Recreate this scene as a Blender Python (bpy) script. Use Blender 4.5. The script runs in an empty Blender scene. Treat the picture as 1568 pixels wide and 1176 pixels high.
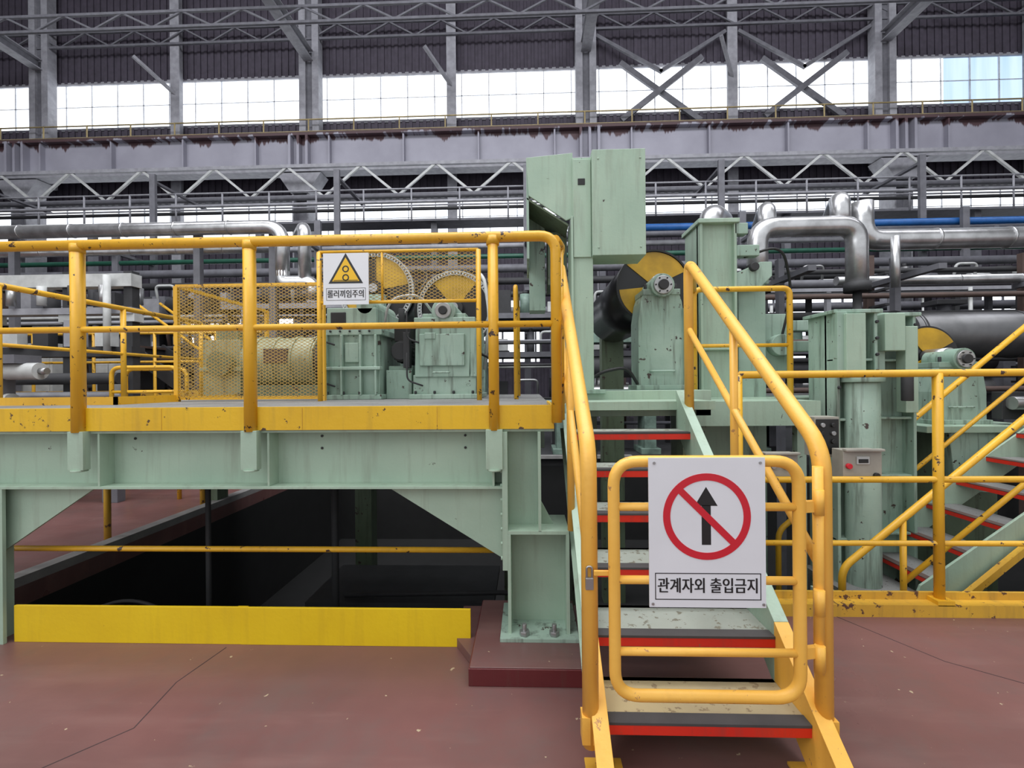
import bpy, bmesh, math, random
from mathutils import Vector, Matrix
random.seed(7)
scene = bpy.context.scene
scene.view_settings.view_transform = 'Standard'
scene.view_settings.exposure = 0.0

# ---------------------------------------------------------------- materials
def nt(name):
    m = bpy.data.materials.new(name); m.use_nodes = True
    t = m.node_tree; t.nodes.clear()
    o = t.nodes.new('ShaderNodeOutputMaterial')
    return m, t, o

def mixc(t, fac, a, b):
    n = t.nodes.new('ShaderNodeMix'); n.data_type = 'RGBA'
    for sock, val in ((n.inputs[0], fac), (n.inputs[6], a), (n.inputs[7], b)):
        if isinstance(val, (int, float)): sock.default_value = val
        elif isinstance(val, tuple): sock.default_value = (*val, 1)
        else: t.links.new(val, sock)
    return n.outputs[2]

def ramp(t, val, lo, hi):
    n = t.nodes.new('ShaderNodeMapRange'); n.clamp = True
    n.inputs[1].default_value = lo; n.inputs[2].default_value = hi
    t.links.new(val, n.inputs[0]); return n.outputs[0]

def mul(t, a, b):
    n = t.nodes.new('ShaderNodeMath'); n.operation = 'MULTIPLY'
    for s, v in ((n.inputs[0], a), (n.inputs[1], b)):
        if isinstance(v, (int, float)): s.default_value = v
        else: t.links.new(v, s)
    return n.outputs[0]

def noise(t, scale, detail=4, rough=.55, stretch=None, off=0):
    tc = t.nodes.new('ShaderNodeTexCoord')
    mp = t.nodes.new('ShaderNodeMapping')
    t.links.new(tc.outputs['Object'], mp.inputs[0])
    mp.inputs[1].default_value = (off, off * .7, off * .3)
    if stretch: mp.inputs[3].default_value = stretch
    n = t.nodes.new('ShaderNodeTexNoise')
    n.inputs['Scale'].default_value = scale; n.inputs['Detail'].default_value = detail
    n.inputs['Roughness'].default_value = rough
    t.links.new(mp.outputs[0], n.inputs['Vector'])
    return n.outputs['Fac']

def bsdf(t, o, col, rough=.5, metal=0., bump=None, bs=.2, spec=.5):
    p = t.nodes.new('ShaderNodeBsdfPrincipled')
    if isinstance(col, tuple): p.inputs['Base Color'].default_value = (*col, 1)
    else: t.links.new(col, p.inputs['Base Color'])
    if isinstance(rough, (int, float)): p.inputs['Roughness'].default_value = rough
    else: t.links.new(rough, p.inputs['Roughness'])
    p.inputs['Metallic'].default_value = metal
    p.inputs['Specular IOR Level'].default_value = spec
    if bump is not None:
        b = t.nodes.new('ShaderNodeBump'); b.inputs['Strength'].default_value = bs
        b.inputs['Distance'].default_value = .01
        t.links.new(bump, b.inputs['Height']); t.links.new(b.outputs[0], p.inputs['Normal'])
    t.links.new(p.outputs[0], o.inputs[0])
    return p

def paint(name, base, dark, chip=(.05, .03, .025), cs=14, ct=.66, rough=.42, streak=.35, dirt=(.08, .07, .05)):
    m, t, o = nt(name)
    c = mixc(t, ramp(t, noise(t, 1.7, 5), .35, .7), base, dark)
    c = mixc(t, mul(t, ramp(t, noise(t, 1, 4, .6, (18, 18, 1.6), 3), .52, .75), streak), c, dirt)
    n2 = noise(t, cs, 6, .65, None, 11)
    c = mixc(t, ramp(t, n2, ct, ct + .015), c, chip)
    bsdf(t, o, c, rough, 0, noise(t, 40, 3), .12)
    return m

def plain(name, col, rough=.6, metal=0., var=.25):
    m, t, o = nt(name)
    d = tuple(x * (1 - var) for x in col)
    c = mixc(t, ramp(t, noise(t, 5, 5), .35, .65), col, d)
    bsdf(t, o, c, rough, metal)
    return m

def emis(name, c1, c2, s):
    m, t, o = nt(name)
    e = t.nodes.new('ShaderNodeEmission')
    f = ramp(t, noise(t, 1, 3, .5, (2.2, .2, .15)), .45, .8)
    t.links.new(mixc(t, f, c1, c2), e.inputs[0]); e.inputs[1].default_value = s
    t.links.new(e.outputs[0], o.inputs[0])
    return m

GREEN = paint('mint_green_paint', (.39, .51, .40), (.31, .43, .335), cs=9, ct=.69, streak=.35, dirt=(.18, .17, .13))
GREEND = paint('machine_green_paint', (.38, .50, .42), (.23, .34, .27), cs=11, ct=.645, streak=.85, dirt=(.06, .06, .045))
GREENK = paint('dark_green_paint_and_shade', (.15, .20, .13), (.09, .12, .07), cs=11, ct=.62, streak=.7, dirt=(.05, .045, .03))  # dark green coat; also carries the shadow painted under the hood
TANG = paint('tan_green_motor_paint', (.34, .36, .24), (.20, .22, .13), cs=11, ct=.64, streak=.7, dirt=(.08, .07, .04))
YEL = paint('safety_yellow_paint', (.80, .445, .028), (.70, .37, .02), chip=(.06, .03, .02), cs=18, ct=.625, streak=.25, dirt=(.36, .19, .04))
YFAS = paint('fascia_yellow_paint', (.78, .48, .014), (.68, .40, .012), chip=(.09, .045, .02), cs=14, ct=.655, streak=.35, dirt=(.36, .20, .03))
YELL = paint('light_yellow_orange_paint', (.88, .50, .095), (.82, .43, .06), chip=(.45, .22, .08), cs=20, ct=.655, streak=.2, dirt=(.5, .25, .05))
YKICK = paint('kick_plate_yellow', (.80, .55, .012), (.72, .47, .01), chip=(.45, .2, .03), cs=8, ct=.72, streak=.25, rough=.35, dirt=(.5, .3, .02))
YWORN = paint('worn_yellow_kerb', (.70, .41, .04), (.55, .30, .04), chip=(.10, .045, .03), cs=12, ct=.60, streak=.3)
YBACK = plain('faded_yellow_rail', (.42, .33, .16), .6)
RED = paint('red_nosing_paint', (.72, .03, .012), (.62, .02, .01), chip=(.25, .1, .06), cs=30, ct=.66)
DRED = paint('dark_red_floor_paint', (.13, .018, .02), (.10, .015, .018), cs=7, ct=.72)
STRIP = plain('grey_antislip_strip', (.07, .065, .065), .8)
TREAD = paint('stair_tread_worn', (.38, .41, .36), (.25, .27, .23), chip=(.17, .16, .12), cs=22, ct=.58, streak=0, rough=.65)
TREADY = paint('stair_tread_yellowed', (.52, .42, .22), (.34, .28, .17), chip=(.24, .18, .10), cs=22, ct=.58, streak=0, rough=.65)
DECK = paint('deck_plate_grey', (.26, .26, .25), (.15, .15, .15), cs=40, ct=.62, rough=.55, streak=0)
BLACK = plain('black_rubber', (.012, .012, .014), .3)
BLK = plain('black_enamel', (.015, .015, .015), .5)
DARK = plain('dark_grimy_steel', (.035, .035, .038), .7)
COIL = plain('dark_coil_steel', (.13, .13, .135), .38, .6)
STEEL = plain('brushed_steel', (.45, .45, .45), .35, .8)
SILVER = plain('aluminium_pipe_cladding', (.66, .66, .67), .30, .8, .35)
WHITE = plain('sign_white', (.74, .75, .79), .35, 0, .04)
OFFW = plain('offwhite_enamel', (.55, .56, .55), .5)
SRED = plain('sign_red', (.60, .015, .03), .4, 0, .05)
SYEL = plain('sign_yellow', (.85, .50, .01), .4, 0, .05)
DYEL = plain('oily_yellow_sector', (.62, .36, .02), .4, 0, .35)
SBLK = plain('sign_black', (.012, .012, .013), .4, 0, .05)
WALLM = plain('dark_corrugated_sheet', (.062, .052, .072), .75)
BSTEEL = plain('haze_tinted_structural_steel', (.15, .15, .17), .6)  # background haze put into the colour as a bluish tint
LSTEEL = plain('light_grey_structural_steel', (.33, .33, .36), .6)
MULL = plain('glare_lightened_mullion', (.70, .72, .76), .6)  # window overexposure put into the bar colour by lightening it
BROWN = plain('rust_brown_steel', (.10, .065, .055), .7)
BLUEP = plain('blue_pipe_paint', (.02, .12, .38), .4)
GREENP = plain('green_pipe_paint', (.02, .10, .065), .4)
BGREEN = plain('faded_green_paint', (.20, .29, .24), .5, 0, .5)
BOXG = plain('beige_enclosure', (.38, .36, .31), .45)
WIN = emis('bright_translucent_glazing', (.93, .96, 1.0), (.66, .75, .88), 2.6)
WINB = emis('blue_translucent_glazing', (.60, .76, .98), (.42, .60, .88), 1.3)
CONC = plain('concrete_kerb', (.32, .31, .30), .8)
PITM = plain('near_black_pit_concrete', (.012, .012, .012), .6)  # near-black on every pit face
MESHY = plain('expanded_metal_yellow', (.60, .37, .09), .5)

def floor_mat(name='redbrown_floor_paint', k=1.):
    m, t, o = nt(name)
    f = lambda c: tuple(x * k for x in c)
    c = mixc(t, ramp(t, noise(t, .55, 6, .6), .38, .66), f((.185, .083, .076)), f((.125, .064, .060)))
    c = mixc(t, mul(t, ramp(t, noise(t, 2.5, 7, .7, None, 5), .50, .75), .6), c, f((.13, .095, .088)))
    c = mixc(t, mul(t, ramp(t, noise(t, 1, 4, .6, (.8, 5, 1), 8), .52, .72), .4), c, f((.24, .135, .12)))
    c = mixc(t, ramp(t, noise(t, 24, 3, .5, None, 2), .74, .75), c, (.42, .33, .22))
    r = t.nodes.new('ShaderNodeMapRange'); t.links.new(noise(t, 1.6, 5), r.inputs[0])
    r.inputs[1].default_value = .3; r.inputs[2].default_value = .7; r.inputs[3].default_value = .25; r.inputs[4].default_value = .5
    bsdf(t, o, c, r.outputs[0], 0, noise(t, 12, 4), .08)
    return m
FLOOR = floor_mat()
CRACK = plain('floor_crack_grime', (.06, .035, .035), .9)

def girder_mat():
    m, t, o = nt('crane_girder_paint')
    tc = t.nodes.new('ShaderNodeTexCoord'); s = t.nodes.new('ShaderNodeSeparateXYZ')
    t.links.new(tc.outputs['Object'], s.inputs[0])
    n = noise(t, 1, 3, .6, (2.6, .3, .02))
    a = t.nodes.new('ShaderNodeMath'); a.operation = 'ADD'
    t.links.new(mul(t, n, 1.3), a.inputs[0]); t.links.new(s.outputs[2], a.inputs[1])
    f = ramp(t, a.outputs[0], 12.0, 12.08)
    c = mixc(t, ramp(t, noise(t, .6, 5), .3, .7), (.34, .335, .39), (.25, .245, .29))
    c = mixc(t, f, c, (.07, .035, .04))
    bsdf(t, o, c, .6)
    return m
GIRD = girder_mat()

# ---------------------------------------------------------------- mesh builder
class B:
    def __init__(s): s.v = []; s.f = []; s.m = []; s.sm = []; s.mats = []
    def mi(s, mat):
        if mat not in s.mats: s.mats.append(mat)
        return s.mats.index(mat)
    def add(s, vs, fs, mat, smooth=False):
        o = len(s.v); k = s.mi(mat); s.v += [tuple(p) for p in vs]
        for i, f in enumerate(fs):
            s.f.append([o + j for j in f]); s.m.append(k)
            s.sm.append(smooth[i] if isinstance(smooth, list) else smooth)
    def box(s, x0, x1, y0, y1, z0, z1, mat):
        vs = [(x, y, z) for z in (z0, z1) for y in (y0, y1) for x in (x0, x1)]
        s.add(vs, [(0, 2, 3, 1), (4, 5, 7, 6), (0, 1, 5, 4), (2, 6, 7, 3), (0, 4, 6, 2), (1, 3, 7, 5)], mat)
    def beam(s, p0, p1, w, h, mat, up=(0, 0, 1)):
        p0 = Vector(p0); p1 = Vector(p1); d = (p1 - p0).normalized(); up = Vector(up)
        if abs(d.dot(up)) > .98: up = Vector((0, 1, 0))
        a = d.cross(up).normalized(); b = a.cross(d)
        vs = [p + a * i * w / 2 + b * j * h / 2 for p in (p0, p1) for j in (-1, 1) for i in (-1, 1)]
        s.add(vs, [(0, 2, 3, 1), (4, 5, 7, 6), (0, 1, 5, 4), (2, 6, 7, 3), (0, 4, 6, 2), (1, 3, 7, 5)], mat)
    def cyl(s, p0, p1, r, mat, n=16, r2=None):
        p0 = Vector(p0); p1 = Vector(p1); d = (p1 - p0).normalized()
        a = d.orthogonal().normalized(); b = d.cross(a); r2 = r if r2 is None else r2
        vs = []
        for p, q in ((p0, r), (p1, r2)):
            for i in range(n):
                t = 2 * math.pi * i / n; vs.append(p + (a * math.cos(t) + b * math.sin(t)) * q)
        fs = [(i, (i + 1) % n, n + (i + 1) % n, n + i) for i in range(n)]
        sm = [True] * n + [False, False]
        fs += [tuple(range(n))[::-1], tuple(range(n, 2 * n))]
        s.add(vs, fs, mat, sm)
    def tube(s, pts, r, mat, bend=.06, n=12, seg=6, closed=False):
        P = [Vector(p) for p in pts]; out = []
        N = len(P)
        for i in range(N):
            if not closed and i in (0, N - 1): out.append(P[i]); continue
            a, b, c = P[i - 1], P[i], P[(i + 1) % N]
            d1 = (a - b); d2 = (c - b); l = min(bend, d1.length * .48, d2.length * .48)
            q0 = b + d1.normalized() * l; q2 = b + d2.normalized() * l
            for k in range(seg + 1):
                t = k / seg; out.append(q0 * (1 - t) ** 2 + b * 2 * t * (1 - t) + q2 * t * t)
        M = len(out); vs = []; prev = None
        for i in range(M):
            if closed: d = (out[(i + 1) % M] - out[i - 1])
            else: d = out[min(i + 1, M - 1)] - out[max(i - 1, 0)]
            d.normalize()
            if prev is None: a = d.orthogonal().normalized()
            else:
                a = prev - d * prev.dot(d); a.normalize()
            prev = a; b = d.cross(a)
            for k in range(n):
                t = 2 * math.pi * k / n; vs.append(out[i] + (a * math.cos(t) + b * math.sin(t)) * r)
        fs = []
        for i in range(M if closed else M - 1):
            j = (i + 1) % M
            sh = 0
            if closed and j == 0:
                best = 1e9
                for q in range(n):
                    dd = (Vector(vs[i * n]) - Vector(vs[q])).length
                    if dd < best: best = dd; sh = q
            for k in range(n):
                fs.append((i * n + k, i * n + (k + 1) % n, j * n + (k + 1 + sh) % n, j * n + (k + sh) % n))
        sm = [True] * len(fs)
        if not closed:
            fs += [tuple(range(n))[::-1], tuple(range((M - 1) * n, M * n))]; sm += [False, False]
        s.add(vs, fs, mat, sm)
    def prism(s, poly, ax, a0, a1, mat):
        def mk(p, a):
            if ax == 'y': return (p[0], a, p[1])
            if ax == 'x': return (a, p[0], p[1])
            return (p[0], p[1], a)
        n = len(poly)
        vs = [mk(p, a0) for p in poly] + [mk(p, a1) for p in poly]
        fs = [tuple(range(n)), tuple(range(n, 2 * n))[::-1]] + [(i, n + i, n + (i + 1) % n, (i + 1) % n) for i in range(n)]
        s.add(vs, fs, mat)
    def arc(s, cx, cz, y0, y1, r0, r1, a0, a1, mat, n=24):
        vs = []
        for i in range(n + 1):
            t = math.radians(a0 + (a1 - a0) * i / n); c, q = math.cos(t), math.sin(t)
            for y in (y0, y1):
                for r in (r0, r1): vs.append((cx + c * r, y, cz + q * r))
        fs = []
        for i in range(n):
            a = 4 * i; b = a + 4
            fs += [(a, a + 1, b + 1, b), (a + 2, b + 2, b + 3, a + 3), (a + 1, a + 3, b + 3, b + 1), (a, b, b + 2, a + 2)]
        if abs(a1 - a0) < 359.9: fs += [(0, 2, 3, 1), (4 * n, 4 * n + 1, 4 * n + 3, 4 * n + 2)]
        s.add(vs, fs, mat)
    def bolt(s, p, d, r, mat):
        p = Vector(p); s.cyl(p, p + Vector(d), r, mat, 6)
    def make(s, name, bevel=0, parent=None):
        me = bpy.data.meshes.new(name); me.from_pydata(s.v, [], s.f)
        for m in s.mats: me.materials.append(m)
        me.polygons.foreach_set('material_index', s.m); me.polygons.foreach_set('use_smooth', s.sm)
        bm = bmesh.new(); bm.from_mesh(me); bmesh.ops.recalc_face_normals(bm, faces=bm.faces); bm.to_mesh(me); bm.free()
        o = bpy.data.objects.new(name, me); scene.collection.objects.link(o)
        if bevel:
            b = o.modifiers.new('bevel', 'BEVEL'); b.width = bevel; b.segments = 2; b.limit_method = 'ANGLE'; b.angle_limit = math.radians(50)
        if parent: o.parent = parent
        return o

def text(name, body, loc, size, mat, parent, sx=1., bold=.0007):
    # struck three times a hair apart, like a bold screen-printed face
    for k in (-1, 0, 1):
        cu = bpy.data.curves.new(name, 'FONT'); cu.body = body; cu.size = size
        cu.align_x = 'CENTER'; cu.align_y = 'CENTER'; cu.extrude = .0002
        cu.materials.append(mat)
        o = bpy.data.objects.new(name, cu); scene.collection.objects.link(o)
        o.location = (loc[0] + k * bold, loc[1] - .0001 * k, loc[2] + (.0004 if k == 0 else 0)); o.rotation_euler = (math.pi / 2, 0, 0); o.scale = (sx, 1, 1); o.parent = parent

# ---------------------------------------------------------------- room shell
b = B()
for x0, x1, y0, y1 in ((-32, 32, -8, 2.7), (-.22, 32, 2.7, 3.02), (-32, -3.75, 2.7, 9), (-32, 32, 9, 20)):
    b.box(x0, x1, y0, y1, -.15, 0, FLOOR if y1 < 9.5 else DARK)
for pts in ([(-1.7, 2.5), (-1.75, 2.2), (-1.7, 1.9), (-2.3, 1.2)], [(1.9, 2.9), (2.15, 2.45), (2.6, 2.1), (3.6, 1.7)], [(1.5, 1.0), (2.1, 1.5), (2.6, 2.1)]):
    for p, q in zip(pts, pts[1:]): b.beam((*p, .0004), (*q, .0004), .005, .0012, CRACK)
b.box(-3.85, 32, 2.6, 9.1, -1.7, -1.6, PITM)  # machine pit bottom and walls, built into the same object as the floor
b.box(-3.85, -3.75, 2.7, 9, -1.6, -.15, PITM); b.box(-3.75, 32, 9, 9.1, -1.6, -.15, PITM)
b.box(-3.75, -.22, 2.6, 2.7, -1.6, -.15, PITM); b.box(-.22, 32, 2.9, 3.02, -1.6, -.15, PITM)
b.make('floor_and_pit')
b = B()
b.box(-3.87, -3.75, 2.7, 9, 0, .07, CONC)
b.box(-3.75, 2, 8.9, 9.02, 0, .06, CONC)
b.make('concrete_pit_kerb')

b = B()
YW = 19.5
def wallband(z0, z1):
    b.box(-32, 32, YW, YW + .2, z0, z1, WALLM)
    x = -32
    while x < 32:
        b.box(x, x + .14, YW - .05, YW, z0, z1, WALLM); x += .3
wallband(0, 7.85); wallband(9.45, 12.8); wallband(14.85, 19)
b.make('wall_back')
for i, (z0, z1) in enumerate(((7.85, 9.45), (12.8, 14.85))):
    b = B()
    b.box(-32, 32 if i == 0 else 17.3, YW + .05, YW + .08, z0, z1, WIN)
    if i == 1: b.box(17.3, 32, YW + .05, YW + .08, z0, z1, WINB)
    x = -32
    while x < 32:
        b.box(x, x + .04, YW, YW + .05, z0, z1, MULL); x += 1.17
    b.box(-32, 32, YW - .04, YW + .04, z0 - .05, z0 + .07, BSTEEL)
    b.box(-32, 32, YW - .04, YW + .04, z1 - .07, z1 + .05, LSTEEL)
    b.box(-32, 32, YW, YW + .03, (z0 + z1) / 2 - .015, (z0 + z1) / 2 + .015, MULL)
    b.make('window_%d' % (i + 1))
b = B()
for x0, x1 in ((-15, -8.3), (9.5, 13.5), (-2.5, .5), (18, 24)):
    b.box(x0, x1, YW - .09, YW - .06, 2.4, 5.0, WIN)
    x = x0
    while x < x1 + .1: b.box(x, x + .08, YW - .13, YW - .06, 2.4, 5.0, BSTEEL); x += .7
    b.box(x0, x1, YW - .13, YW - .06, 3.8, 3.88, BSTEEL)
b.make('window_3')
b = B()
b.box(-32, 32, -8, 19.7, 19, 19.2, WALLM)
b.make('ceiling')
for nm, x in (('wall_left', -32.2), ('wall_right', 32)):
    b = B(); b.box(x, x + .2, -8, 19.7, 0, 19, WALLM)
    for k in range(90): b.box(x - .05 if x > 0 else x + .2, x + .0 if x > 0 else x + .25, -8 + k * .3, -8 + k * .3 + .14, 0, 19, WALLM)
    b.make(nm)

# building columns, each with a roof beam running out over the hall
for x in (-20.9, -9.1, 2.5, 14.5, 26.4):
    b = B()
    for dx in (-.33, .27): b.box(x + dx, x + dx + .06, 18.1, 18.9, 0, 10.0, LSTEEL)
    b.box(x - .3, x + .3, 18.45, 18.5, 0, 10.0, BSTEEL)
    for dx in (-.42, .14): b.box(x + dx, x + dx + .28, 18.9, 19.3, 10.1, 19, LSTEEL)
    b.box(x - .2, x + .2, 19.0, 19.1, 10.1, 19, BSTEEL)
    b.prism([(x - .9, 10.0), (x + .9, 10.0), (x + .35, 9.2), (x - .35, 9.2)], 'y', 18.0, 18.7, LSTEEL)
    for z in range(1, 10): b.box(x - .3, x + .3, 18.12, 18.2, z, z + .12, LSTEEL)
    b.box(x - .2, x + .2, 2, 18.9, 15.1, 15.14, LSTEEL); b.box(x - .02, x + .02, 2, 18.9, 15.14, 15.5, BSTEEL); b.box(x - .2, x + .2, 2, 18.9, 15.5, 15.54, LSTEEL)
    b.box(x - .5, x + .5, 17.8, 18.9, 0, .1, BSTEEL)
    b.make('building_column', 0)
for x in (-15, -3.1, 8.5, 20.4):
    b = B(); b.box(x - .1, x + .1, 19.1, 19.4, 0, 18.9, LSTEEL)
    b.box(x - .2, x + .2, 19.05, 19.1, 0, 18.9, LSTEEL); b.box(x - .25, x + .25, 18.95, 19.1, 0, .1, LSTEEL)
    b.beam((x, 19.1, 14.0), (x - .9, 18.0, 14.9), .12, .12, LSTEEL)
    b.make('wind_post')
b = B()
for x0, x1 in ((2.95, 8.25), (8.75, 14.05)):
    b.beam((x0 + 1, 19.2, 14.8), (x1 - 1, 19.2, 12.3), .12, .22, BSTEEL)
    b.beam((x0 + 1, 19.0, 12.3), (x1 - 1, 19.0, 14.8), .12, .22, BSTEEL)
    b.beam((x0, 19.1, 15.9), (x0 + 2.7, 19.1, 14.3), .1, .14, BSTEEL)
    b.beam((x1, 19.1, 15.9), (x1 - 2.7, 19.1, 14.3), .1, .14, BSTEEL)
b.make('wind_bracing')
b = B()
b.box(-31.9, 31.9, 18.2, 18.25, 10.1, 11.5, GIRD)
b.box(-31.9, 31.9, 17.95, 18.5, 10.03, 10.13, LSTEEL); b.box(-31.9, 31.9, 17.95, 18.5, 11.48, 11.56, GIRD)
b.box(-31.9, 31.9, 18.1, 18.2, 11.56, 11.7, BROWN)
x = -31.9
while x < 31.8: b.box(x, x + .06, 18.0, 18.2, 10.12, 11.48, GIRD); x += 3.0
for x in (-20.9, -9.1, 2.5, 14.5, 26.4):
    for dx in (-.35, 0, .35): b.box(x + dx - .05, x + dx + .05, 17.93, 18.2, 10.12, 11.48, GIRD)
b.make('crane_runway_girder')
b = B()
b.box(-31.9, 31.9, 18.6, 18.88, 11.4, 11.45, BSTEEL)
for z in (12.0, 12.5): b.cyl((-31.9, 18.65, z), (31.9, 18.65, z), .03, YBACK, 6)
x = -31.8
while x <= 31.8: b.cyl((x, 18.65, 11.45), (x, 18.65, 12.5), .03, YBACK, 6); x += 1.9
b.make('crane_walkway_railing')
def lattice(name, y, z0, z1, step, w, mat, x0=-31, x1=31, cm=None):
    b = B(); cm = cm or mat
    b.box(x0, x1, y - w, y + w, z0 - w, z0 + w, cm); b.box(x0, x1, y - w, y + w, z1 - w, z1 + w, cm)
    x = x0; up = True
    while x < x1 - step / 2:
        a, c = (z0, z1) if up else (z1, z0)
        b.beam((x, y, a), (x + step / 2, y, c), w * 1.3, w * 1.3, mat); x += step / 2; up = not up
    return b.make(name)
lattice('lattice_girder', 17.4, 8.75, 9.95, 2.9, .065, OFFW, cm=LSTEEL)
lattice('roof_truss', 16.0, 14.4, 14.95, 2.2, .045, BSTEEL)
lattice('roof_truss', 19.0, 16.1, 16.7, 2.2, .045, BSTEEL)
b = B()
b.box(-31, 31, 15, 15.8, 6.88, 6.95, BSTEEL)
for z in (7.4, 7.95): b.cyl((-31, 15, z), (31, 15, z), .03, LSTEEL, 6)
x = -31
while x < 31: b.cyl((x, 15, 6.9), (x, 15, 7.95), .03, LSTEEL, 6); x += 1.6
for x in (-24, -20.9, -15, -9.1, -3.1, 2.5, 8.5, 14.5, 20): b.box(x - .1, x + .1, 15.2, 15.4, 0, 6.88, BSTEEL)
b.make('service_walkway')
b = B()
for y, z, r, m, x0, x1 in ((16.5, 8.35, .09, BSTEEL, -31, 31), (16.2, 7.75, .06, DARK, -31, 31), (14.4, 7.28, .05, LSTEEL, -31, 31),
        (13.8, 5.9, .10, BSTEEL, -31, 31), (13.5, 5.55, .08, LSTEEL, -31, 31), (13.2, 5.9, .10, BLUEP, 2, 31),
        (13, 5.1, .07, GREENP, -31, 31), (12.8, 4.7, .12, BSTEEL, -31, 31), (12.6, 4.3, .1, DARK, -31, 31), (12.4, 3.9, .08, DARK, -31, 31), (12.2, 3.4, .12, BSTEEL, -31, 31),
        (12, 2.9, .08, DARK, -31, 31)):
    b.cyl((x0, y, z), (x1, y, z), r, m, 10)
for x in (-27, -18, -12, -6, 0, 6, 12, 18, 27):
    b.box(x - .09, x + .09, 14.25, 14.35, 0, 8.3, BSTEEL); b.box(x - .09, x + .09, 12.9, 13.0, 0, 6.2, BSTEEL)
    for z in (4.1, 5.5): b.box(x - .06, x + .06, 12.1, 14.4, z - .16, z - .08, BSTEEL)
    b.box(x - .06, x + .06, 14.3, 16.7, 8.05, 8.12, BSTEEL); b.box(x - .06, x + .06, 12.1, 12.9, 2.7, 2.78, BSTEEL)
b.make('pipe_rack')

# ---------------------------------------------------------------- insulated pipes
def cladpipe(b, pts, r, bend=.35, mat=SILVER):
    b.tube(pts, r, mat, bend, 16, 7)
    P = [Vector(p) for p in pts]
    for i in range(len(P) - 1):
        d = P[i + 1] - P[i]; L = d.length; d.normalize(); n = max(1, int(L / .9))
        for k in range(1, n):
            c = P[i] + d * (L * k / n); b.cyl(c - d * .012, c + d * .012, r * 1.06, mat, 16)
b = B()
cladpipe(b, [(2.97, 6, 2.72), (2.97, 6, 3.45), (4.22, 6, 3.45), (4.22, 6, 2.62)], .125, .22)
cladpipe(b, [(4.5, 6.3, 3.85), (4.5, 6.3, 3.35), (12, 6.3, 3.35)], .135, .25)
cladpipe(b, [(2.5, 6.3, 3.4), (2.5, 6.3, 3.74), (2.85, 6.7, 3.74), (2.85, 7.5, 3.2)], .16, .2)
cladpipe(b, [(3.2, 6.2, 3.4), (3.2, 6.2, 3.78), (3.5, 7.0, 3.78)], .11, .15)
cladpipe(b, [(4.15, 6.2, 3.5), (4.15, 6.2, 3.88), (4.5, 6.9, 3.88)], .12, .15)
cladpipe(b, [(4.7, 6.0, 3.3), (4.7, 6.0, 2.65)], .05, .15)
cladpipe(b, [(4.75, 7.2, 3.0), (12, 7.2, 3.0)], .07)
for x, y in ((2.97, 6), (4.22, 6)):
    b.cyl((x, y, 2.6), (x, y, 2.72), .15, DARK); b.cyl((x, y, 1.2), (x, y, 2.6), .05, DARK)
for x in (3.6, 5.2, 7.5, 10.5):
    b.box(x - .04, x + .04, 6.6, 6.7, -1.6, 3.2, BSTEEL); b.box(x - .05, x + .05, 5.9, 7.3, 2.86, 2.93, BSTEEL)
b.make('insulated_steam_pipe')
b = B()
cladpipe(b, [(-14, 8, 4.3), (-4.35, 8, 4.3), (-4.35, 8, 3.4)], .12, .3)
cladpipe(b, [(-14, 8.6, 4.1), (-4.9, 8.6, 4.1)], .08, .3)
cladpipe(b, [(-3.95, 8, 3.3), (-3.95, 8, 4.3), (-4.3, 8.5, 4.3)], .11, .2)
cladpipe(b, [(-4.35, 8, 3.5), (-4.35, 8, 3.3), (-3.8, 8, 3.3), (-3.8, 8, 3.0)], .12, .2)
for x in (-13, -9.5, -6, -4.6): b.box(x - .06, x + .06, 8.1, 8.2, 0, 4.3, BSTEEL)
b.make('insulated_steam_pipe')

# ---------------------------------------------------------------- platform
b = B()
b.box(-4.1, .14, 2.5, 5.7, 1.29, 1.33, DECK)
b.box(.14, 1.30, 3.22, 3.62, 1.27, 1.33, GREEN)
b.box(-4.1, .14, 2.485, 2.5, 1.215, 1.345, YFAS)
for x in (-2.05, -1.25, -.5): b.box(x, x + .003, 2.483, 2.4855, 1.22, 1.34, YWORN)
b.box(.125, .14, 2.5, 3.1, 1.215, 1.345, YFAS)
b.box(-4.1, -.13, 2.60, 2.615, .89, 1.215, GREEN)
b.box(-4.1, -.13, 2.50, 2.72, .885, .90, GREEN); b.box(-4.1, .14, 2.50, 2.72, 1.20, 1.215, GREEN)
b.box(-4.1, .14, 4.0, 4.02, .9, 1.29, GREEND); b.box(-4.1, .14, 5.6, 5.62, .9, 1.29, GREEND)
for x in (-3.6, -2.44, -1.46, -.2): b.box(x, x + .012, 2.505, 2.60, .9, 1.2, GREEN)
for x in (-3.9, -2.52, -1.535, -.185):
    b.box(x - .045, x + .045, 2.455, 2.50, 1.0, 1.215, GREEN); b.cyl((x, 2.478, .99), (x, 2.478, 1.0), .04, GREEN)
for x, z in ((-1.19, 1.17), (-1.19, 1.10), (-.36, 1.17), (-.36, 1.10), (-2.3, 1.16)): b.bolt((x, 2.60, z), (0, -.006, 0), .008, BLK)
b.prism([(-.80, .885), (-.13, .885), (-.13, .49), (-.16, .49)], 'y', 2.56, 2.575, GREEN)
b.prism([(-2.50, .885), (-3.15, .885), (-3.15, .50), (-3.08, .50)], 'y', 2.56, 2.575, GREEN)
b.box(-3.32, -3.0, 2.5, 2.52, 0, .885, GREEN); b.box(-3.09, -3.07, 2.52, 2.62, 0, .885, GREEN)
b.box(-.145, -.115, 2.47, 2.62, .45, 1.2, GREEN)
for i in range(9): b.bolt((-.145, 2.52, .5 + i * .08), (-.012, 0, 0), .012, GREEN)
b.box(-.115, .065, 2.60, 2.615, .66, 1.2, GREEN); b.box(.05, .066, 2.47, 2.75, .66, 1.2, GREEN)
b.box(-.115, .215, 2.47, 2.78, .645, .665, GREEN)
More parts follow.
